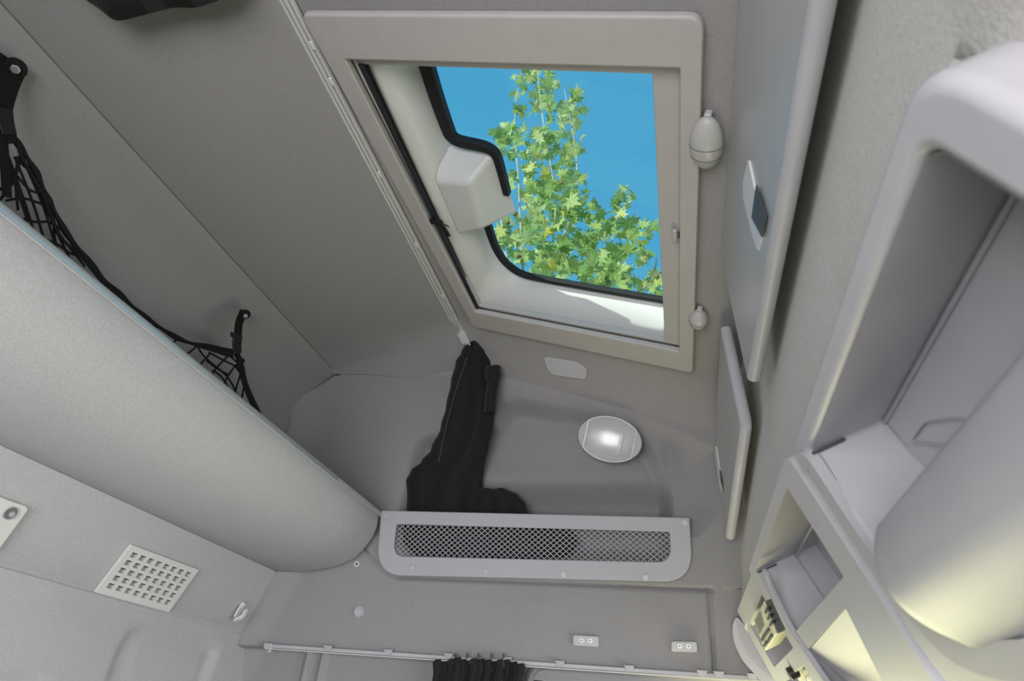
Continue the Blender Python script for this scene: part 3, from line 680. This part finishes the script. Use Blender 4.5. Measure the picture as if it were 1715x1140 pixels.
# ------------------------------------------------------------------ things on the rear wall
vg = thing('vent_grille', rear((247, 966)), 'off-white square-holed air vent grille on the sloping rear panel', 'vent')
g4 = [rear(p) for p in ((217, 909), (329, 949), (279, 1021), (156, 986))]
o_, ua, va = g4[0], (g4[1]-g4[0]+g4[2]-g4[3])*.5, (g4[3]-g4[0]+g4[2]-g4[1])*.5
def grille(nc, nr, t):
    us = [0, .065]; ph = (1-.13+.04)/nc
    for i in range(nc): us += [.065+i*ph+ph*.64, .065+(i+1)*ph] if i < nc-1 else [.065+i*ph+ph*.64]
    us += [1]; vs_ = [0, .115]; pv = (1-.24+.06)/nr
    for i in range(nr): vs_ += [.115+i*pv+pv*.60, .115+(i+1)*pv] if i < nr-1 else [.115+i*pv+pv*.60]
    vs_ += [1]
    P = []; fs = []; nu, nv = len(us), len(vs_)
    for h in (t, .001):
        for b in vs_:
            for a in us: P.append(o_+ua*a+va*b+RRN*h)
    hole = lambda i, j: i % 2 == 1 and j % 2 == 1 and 0 < i < nu-2+1 and 0 < j < nv-1
    N = nu*nv
    for j in range(nv-1):
        for i in range(nu-1):
            a = j*nu+i; q_ = [a, a+1, a+nu+1, a+nu]
            if hole(i, j):
                for k in range(4): x, y = q_[k], q_[(k+1) % 4]; fs.append([x, y, y+N, x+N])
            else: fs.append(q_)
    ed = [(0*nu+i, i+1) for i in range(nu-1)]+[((nv-1)*nu+i, (nv-1)*nu+i+1) for i in range(nu-1)]+[(j*nu, (j+1)*nu) for j in range(nv-1)]+[(j*nu+nu-1, (j+1)*nu+nu-1) for j in range(nv-1)]
    fs += [[a, b, b+N, a+N] for a, b in ed]
    return P, fs, us, vs_
P, fs, us, vs_ = grille(8, 5, .008)
mk('grille_plate', P, fs, WHT, vg, smooth=False)
mk('backing', *prism([o_+ua*.03+va*.04+RRN*.0004, o_+ua*.97+va*.04+RRN*.0004, o_+ua*.97+va*.96+RRN*.0004, o_+ua*.03+va*.96+RRN*.0004], RRN*.0015), mat('grey_vent_backing', (.30, .295, .30), .8), vg)
lv = []
for j in range(5): lv.append(box(o_+ua*.05+va*(vs_[1+2*j]+.002)+RRN*.002, ua*.9, va*.022, RRN*.004))
mk('hole_top_strip', *merge(*lv), BLK, vg)  # black strips along the upper edge of each row of holes
ap = [rear(p, .002) for p in ((-40, 812), (8, 833), (46, 846), (-12, 925), (-70, 905))]
an = thing('anchor_plate', sum(ap, V())/5, 'cream plastic anchor plate with a round hole at the left edge', 'bracket')
mk('plate_body', *prism(rounded(ap, [.005, .003, .008, .01, .01]), RRN*.008), WHT, an, bevel=.003)
hc = rear((17, 858), .0095); ua_n, va_n = ua.normalized(), va.normalized()
hole = [(ua_n*math.cos(i*.3142)+va_n*math.sin(i*.3142)) for i in range(20)]
mk('hole_rim', *ring([hc+h*.0105 for h in hole], [hc+h*.0092 for h in hole], RRN*.003), PLV, an)
HG = mat('hole_grey', (.16, .16, .165), .6)
mk('hole', *prism([hc+h*.0094 for h in hole], RRN*.001), HG, an)
mk('hole_screw', *disc(hc+ua_n*.003+va_n*.001+RRN*.001, RRN, .004, .0015, 12), PLV, an)
ch = thing('coat_hook', rear((404, 1024)), 'small white coat hook at the corner of the rear panel', 'hook')
mk('hook_plate', *prism(rounded([rear(p) for p in ((404, 1006), (418, 1010), (403, 1043), (388, 1041))], .004), RRN*.003), PLV, ch, bevel=.001)
mk('hook_arm', *merge(ribbon([rear(p, h) for p, h in (((410, 1010), .008), ((402, 1022), .010), ((395, 1036), .014), ((398, 1038), .024), ((408, 1032), .030), ((413, 1022), .032))], (.005, .0045), .005, RRN)), CLIP, ch, bevel=.0015)
# ------------------------------------------------------------------ locker doors on the front side
HWH = mat('pale_handle_plastic', (.70, .70, .70), .35)
def door(name, c4, lab, hp, lt, bar):
    a, b, c, d = [V(x) for x in c4]; nrm = (b-a).cross(d-a).normalized()
    if nrm.x < 0: nrm = -nrm
    t = thing(name, (a+b+c+d)/4, lab, 'locker door')
    mk('door_panel', *prism(rounded([a, b, c, d], .012), nrm*.017), DOORM, t, bevel=.0045, seg=3)
    f = lambda p, h=0: onplane(p, a-nrm*h, nrm)
    hr = mk('handle_recess', *prism(rounded([f(p, -.001) for p in hp], .006), nrm*-.0035), HWH, t, bevel=.0012)
    mk('edge_bar', *tube([p+nrm*.0085 for p in bar], .0098, 14), PLL, t)
    mk('latch_opening', *prism(rounded([f(p, .0022) for p in lt], .002), nrm*-.0012), DARK, hr)
    return t
LD = [V((.0925, YB+.15, .680)), V((.0935, .834, .678)), V((.111, .834, .451)), V((.1105, YB+.15, .449))]
door('locker_door', LD, 'long satin grey locker door with a recessed handle facing the hatch', ((1258, 265), (1249, 300), (1249, 330), (1262, 385), (1274, 422), (1281, 398), (1284, 362), (1268, 312)), ((1268, 308), (1285, 362), (1278, 398), (1260, 364)), [LD[3]+V((0, .003, .006)), LD[2]+V((0, -.006, .006))])
door('locker_door', [V((.100, 1.0, .661)), V((.0925, 1.345, .553)), V((.1015, 1.345, .374)), V((.1155, 1.0, .462))], 'short grey locker door in the front corner by the side wall', ((1201, 745), (1200, 762), (1204, 790), (1209, 822), (1213, 826), (1213, 808), (1208, 784)), ((1206, 786), (1211, 806), (1213, 824), (1208, 806)), [V((.1015, 1.340, .381)), V((.1145, 1.012, .465)), V((.1145, 1.006, .472)), V((.100, 1.006, .652))])
# ------------------------------------------------------------------ overhead console
cs = thing('overhead_console', cys(.6, .1), 'pale plastic overhead console with open bins along the windscreen header', 'console')
IN = -CN
def fr(cor, r, h=0, k=8): return rounded([cys(y, s, h) for y, s in cor], r, k)
# bin nearest the camera
y0b, s0b = ys((1560, 118))
oB = [(.188, -.004), (.588, -.001), (.612, .235), (.16, .235)]
iB = [(.222, .016), (.556, .020), (.548, .180), (.20, .195)]
mk('bin_frame', *ring(fr(oB, [.03, .022, .07, .02], .012), fr(iB, [.012, .008, .05, .02], .012), IN*.05), PLL, cs, bevel=.009, seg=4)
def cavity(iC, r, h0, depth, shrink=.01):
    a = fr(iC, r, h0); cy = sum(p[0] for p in iC)/4; cz = sum(p[1] for p in iC)/4
    b = fr([(y+(cy-y)*shrink, s+(cz-s)*shrink) for y, s in iC], r, -depth)
    n = len(a); return a+b, [[i, (i+1) % n, n+(i+1) % n, n+i] for i in range(n)]+[list(range(n, 2*n))]
mk('bin_liner', *cavity(iB, [.012, .008, .05, .02], .008, .058, .02), PLL, cs, ang=40)
mk('bin_groove', *tube([cys(y, s, h) for y, s, h in ((.225, .021, -.056), (.551, .024, -.056), (.552, .10, -.056))], .0018, 6), PLV, cs)
hx = rounded([onplane(p, C0+CN*-.0585, CN) for p in ((1528, 738), (1552, 704), (1605, 696), (1655, 700), (1655, 722), (1625, 746))], .006)
hx2 = [p.lerp(sum(hx, V())/len(hx), .07) for p in hx]
mk('bin_mat', *merge(ring(hx, hx2, CN*.004)), PLV, cs, bevel=.001)
mk('mould_notch', *box(cys(.552, .0215, .010), V((0, -.003, 0)), IN*.03, CD*.0025), DARK, cs)
def lipf(u, v):
    y = .536-.39*u; s = .104+.090*v; e_ = sst(0, .13, u)
    h = (.006+.042*math.sin(math.pi*(.12+.88*v))**.7)*(.35+.65*e_)
    return cys(y-.004*math.sin(v*3), s+.004*(1-e_), h)
g1 = grid(40, 20, lipf); g2 = grid(40, 20, lambda u, v: lipf(u, v)-CN*.012)
n1 = len(g1[0]); rim = []
for i in range(39): rim += [[i, i+1, n1+i+1, n1+i], [19*40+i, 19*40+i+1, n1+19*40+i+1, n1+19*40+i]]
for j in range(19): rim += [[j*40, (j+1)*40, n1+(j+1)*40, n1+j*40], [j*40+39, (j+1)*40+39, n1+(j+1)*40+39, n1+j*40+39]]
mk('bin_lip', g1[0]+g2[0], g1[1]+[[i+n1 for i in q_] for q_ in g2[1]]+rim, PLL, cs, ang=50)
# curved mouldings between the two bins
mp = ((1298, 905), (1325, 800), (1337, 775), (1350, 776), (1368, 802), (1400, 852), (1440, 912), (1490, 982), (1540, 1042), (1590, 1086), (1650, 1104), (1740, 1108))
mk('moulding', *ribbon([con(p, .016) for p in mp[2:]], (.009, .012), .010, CN), PLV, cs, bevel=.004, seg=3)
mk('moulding_gap', *ribbon([con((p[0]+14, p[1]-6), .009) for p in mp[2:]], (.006, .007), .004, CN), DARK, cs)
# second bin with the sloping pocket below it
oS = [(.608, -.003), (1.062, -.001), (1.048, .26), (.63, .26)]; iS = [(.664, .011), (1.018, .011), (1.008, .103), (.670, .103)]
iP = [(.722, .122), (.985, .128), (.975, .225), (.775, .235)]
mk('bin_frame', *plate(fr(oS, [.014, .02, .004, .004], .010), [fr(iS, .004, .010), fr(iP, [.004, .01, .02, .05], .010)], IN*.035), PLL, cs, bevel=.003, seg=3, ang=30)
mk('bin_liner', *cavity(iS, .004, .006, .085, .02), PLL, cs, ang=40)
mk('bin_groove', *tube([cys(y, s, h) for y, s, h in ((.672, .016, -.05), (1.010, .016, -.05), (1.003, .098, -.05))], .0018, 6), PLV, cs)
mk('mould_notch', *box(cys(1.016, .013, .008), V((0, -.002, 0)), IN*.03, CD*.0022), DARK, cs)
pk = fr(iP, [.004, .01, .02, .05], .009); pk2 = []
for p in pk:
    s_ = (p-C0).dot(CD); pk2.append(p-CN*(.0005+.34*max(0, s_-.121)))
n = len(pk); mk('pocket_liner', pk+pk2, [[i, (i+1) % n, n+(i+1) % n, n+i] for i in range(n)]+[list(range(n, 2*n))], PLL, cs, ang=30)
# lower band with radio slots
oR = [(1.062, .000), (1.432, -.002), (1.39, .26), (1.045, .26)]; iR = [(1.085, .030), (1.36, .034), (1.34, .112), (1.075, .112)]
iT = [(1.07, .136), (1.34, .138), (1.32, .245), (1.07, .245)]
mk('band_frame', *plate(fr(oR, [.01, .03, .004, .004], .002), [fr(iR, .005, .002), fr(iT, .005, .002)], IN*.03), PLL, cs, bevel=.003, ang=30)
mk('band_liner', *cavity(iR, .005, .0, .05, .02), PLL, cs)
mk('band_liner', *cavity(iT, .005, .0, .035, .02), PLV, cs)
mk('band_moulding', *ribbon([con(p, .014) for p in ((1278, 958), (1290, 990), (1318, 1048), (1345, 1090), (1385, 1150), (1420, 1190))], (.007, .007), .008, CN), PLV, cs, bevel=.003)
# ribbed end cap
cap_p = [(1233, 1030), (1226, 1048), (1229, 1075), (1245, 1108), (1275, 1140), (1310, 1165), (1345, 1180), (1318, 1150), (1290, 1112), (1265, 1075), (1245, 1044)]
loop = rounded([side(p, -.035) for p in cap_p], .01, 3)
ec = mk('end_cap', *prism(loop, SN*.03), PLL, cs, bevel=.004)
rb = []
for k in range(30):
    t = (k+1)/31
    a = (1230+t*95, 1033+t*128); dpt = 20*math.sin(math.pi*min(1, t*1.05))
    rb.append(tube([side((a[0]+2, a[1]), -.0355), side((a[0]-dpt*.95, a[1]+dpt*.35), -.0355)], .0008, 5))
mk('rib', *merge(*rb), PLV, ec)
# radio in the first slot
rd = thing('radio', con((1285, 1045), 0), 'small cream and black radio in the upper slot of the console band', 'radio')
def quad(ps, h, m, nm, par, th=.004, bev=.0015): return mk(nm, *prism([con(p, h) for p in ps], CN*-th), m, par, bevel=bev)
quad(((1262, 1038), (1279, 1006), (1300, 1062), (1281, 1090)), .012, CREAM, 'faceplate', rd, .03)
quad(((1280, 1005), (1291, 1000), (1317, 1056), (1300, 1062)), .010, BLKG, 'cassette_door', rd, .03)
quad(((1264, 1040), (1273, 1023), (1280, 1046), (1272, 1062)), .0135, LCD, 'display', rd, .002, 0)
for px, py in ((1282, 1022), (1286, 1033), (1290, 1044), (1276, 1068), (1280, 1062), (1284, 1056), (1289, 1066), (1280, 1078), (1286, 1071)):
    quad(((px-2.4, py+2), (px+1.5, py-5), (px+4, py), (px, py+6)), .0145, DARK, 'button', rd, .003, .0005)
# switch unit in the second slot
su = thing('switch_unit', con((1350, 1120), -.01), 'cream switch unit with black knob and slider in the lowest console slot', 'switch panel')
quad(((1314, 1112), (1348, 1075), (1400, 1150), (1372, 1180)), -.010, CREAM, 'faceplate', su, .008)
quad(((1329, 1102), (1345, 1090), (1349, 1095), (1333, 1107)), -.004, BLKG, 'slider', su, .006)
quad(((1339, 1112), (1352, 1100), (1360, 1115), (1347, 1124)), -.006, DARK, 'display', su, .004)
kc = con((1336, 1122), -.006); mk('knob', *disc(kc, CN, .0095, .016, 18), BLKG, su, bevel=.002)
kc2 = con((1378, 1132), -.006); mk('knob', *disc(kc2, CN, .006, .012, 14), BLKG, su, bevel=.001)
for i in range(6):
    px, py = 1347+i*4.5, 1138-i*3.2; quad(((px-2, py), (px+1, py-3), (px+4, py+3), (px+1, py+6)), -.006, WHT, 'button', su, .004, .0004)
stq = [onplane(p, C0-CN*.030, CN) for p in ((1428, 1135), (1482, 1107), (1512, 1140), (1470, 1165))]
stk = mk('sticker', *prism(stq, CN*.001), mat('shiny_card', (.55, .62, .60), .12, .35, 14, spec=.8), cs); stk['label'] = 'glossy card lying in the pocket'
# ------------------------------------------------------------------ plane tree outside
YT = 5.0
def tp(p, y): r = ray(*p); return r*(y/r.y)
tree = thing('plane_tree', (tp((950, 520), YT).x, YT, -3.4), 'plane tree with pale green lobed leaves seen through the hatch glass', 'tree')
stems = [[(940, 760), (930, 560), (925, 430), (930, 330), (912, 220), (900, 120), (892, 30)], [(935, 600), (880, 470), (872, 380), (868, 300), (862, 200), (872, 120)], [(935, 620), (1015, 500), (1022, 420), (1035, 360), (1048, 318)], [(930, 430), (965, 330), (962, 240), (945, 150)], [(960, 560), (1080, 480), (1100, 430)], [(905, 520), (845, 420), (838, 250)]]
root = V((tp((950, 520), YT).x, YT, -3.4))
br = [tube(smoothpath([root, root+V((.05, 0, 2.5)), tp((940, 760), YT)]), [.22-.008*i for i in range(13)], 10)]
for k, s in enumerate(stems):
    n = (len(s)-1)*6+1; br.append(tube(smoothpath([tp(p, YT+.25*math.sin(k*2.1+i)) for i, p in enumerate(s)]), [.011*(1-i/n)+.004 for i in range(n)], 6))
mk('branches', *merge(*br), BARK, tree)
LS = [(0, -.42), (.10, -.12), (.50, -.30), (.36, -.04), (.62, .16), (.34, .18), (.30, .36), (.14, .30), (0, .72), (-.14, .30), (-.30, .36), (-.34, .18), (-.62, .16), (-.36, -.04), (-.50, -.30), (-.10, -.12)]
def leaf_geo(curl):
    vs = [V((0, 0, 0))]+[V((x, y, curl*(x*x*1.2+.4*y*y)-.10*abs(x))) for x, y in LS]
    return vs, [[0, i+1, (i+1) % len(LS)+1] for i in range(len(LS))]
protos = []
for c in (.25, -.3, .55, -.6):
    v, f = leaf_geo(c); me = bpy.data.meshes.new('leaf'); me.from_pydata(v, [], f); me.materials.append(LEAF); protos.append((me, v, f))
blobs = [((905, 135), 34, 30, 26), ((895, 165), 40, 35, 26), ((950, 180), 30, 30, 24), ((880, 240), 48, 32, 34), ((935, 235), 40, 40, 36), ((955, 290), 26, 26, 18), ((850, 225), 22, 18, 10), ((890, 310), 45, 35, 36), ((925, 340), 55, 40, 44), ((870, 390), 42, 40, 40), ((940, 410), 60, 40, 50), ((905, 440), 60, 30, 40), ((1040, 330), 20, 18, 12), ((1030, 380), 36, 26, 26), ((1060, 420), 36, 30, 26), ((1010, 430), 40, 30, 30), ((1085, 378), 16, 8, 5), ((1095, 470), 24, 22, 14), ((1045, 470), 40, 20, 24), ((970, 470), 60, 28, 40), ((865, 120), 16, 16, 6), ((900, 60), 36, 40, 26), ((930, 560), 120, 50, 110), ((960, 650), 150, 60, 110), ((830, 480), 40, 50, 30), ((1110, 520), 40, 40, 26), ((965, 350), 40, 30, 20)]
spots = []
for (cx, cy), rx, ry, k in blobs:
    for _ in range(int(k*1.15)):
        a = random.uniform(0, 2*math.pi); q_ = math.sqrt(random.random())
        spots.append((cx+rx*q_*math.cos(a), cy+ry*q_*math.sin(a)))
vis = [s for s in spots if 690 < s[0] < 1120 and 95 < s[1] < 505]; rest = [s for s in spots if not (690 < s[0] < 1120 and 95 < s[1] < 505)]
random.shuffle(vis); stuff = []
for i, s in enumerate(vis+rest):
    P = tp(s, YT+random.uniform(-.5, .6)); me, v, f = random.choice(protos); sc = random.uniform(.10, .185)
    tocam = -P.normalized()
    zax = (tocam*random.uniform(.35, 1)+V((random.gauss(0, .6), random.gauss(0, .6), random.gauss(0, .6)))).normalized()
    xa_ = zax.orthogonal().normalized(); ya_ = zax.cross(xa_); an_ = random.uniform(0, 6.28)
    X_, Y_ = xa_*math.cos(an_)+ya_*math.sin(an_), ya_*math.cos(an_)-xa_*math.sin(an_)
    if i < 298:
        o = bpy.data.objects.new('leaf', me); COL.objects.link(o); o.parent = tree
        mm = Matrix((X_*sc, Y_*sc, zax*sc)).transposed().to_4x4(); mm.translation = P-ORG[tree.name]; o.matrix_local = mm
    else: stuff.append(([P+(X_*q.x+Y_*q.y+zax*q.z)*sc for q in v], f))
lo2 = mk('foliage', *merge(*stuff), LEAF, tree, smooth=False); lo2['kind'] = 'stuff'
for p in ((862, 358), (850, 372), (842, 382), (884, 404), (878, 392), (1058, 398), (940, 305), (1100, 462), (868, 428)):
    mk('seed_ball', *ball(tp(p, YT-.3), (.026, 0, 0), (0, .026, 0), (0, 0, .026), 10, 7), FRUIT, tree)
gr = struct('ground', box((-40, -40, -3.5), (80, 0, 0), (0, 80, 0), (0, 0, -.1)), mat('sunlit_ground', (.36, .36, .31), .9, .2, 2))
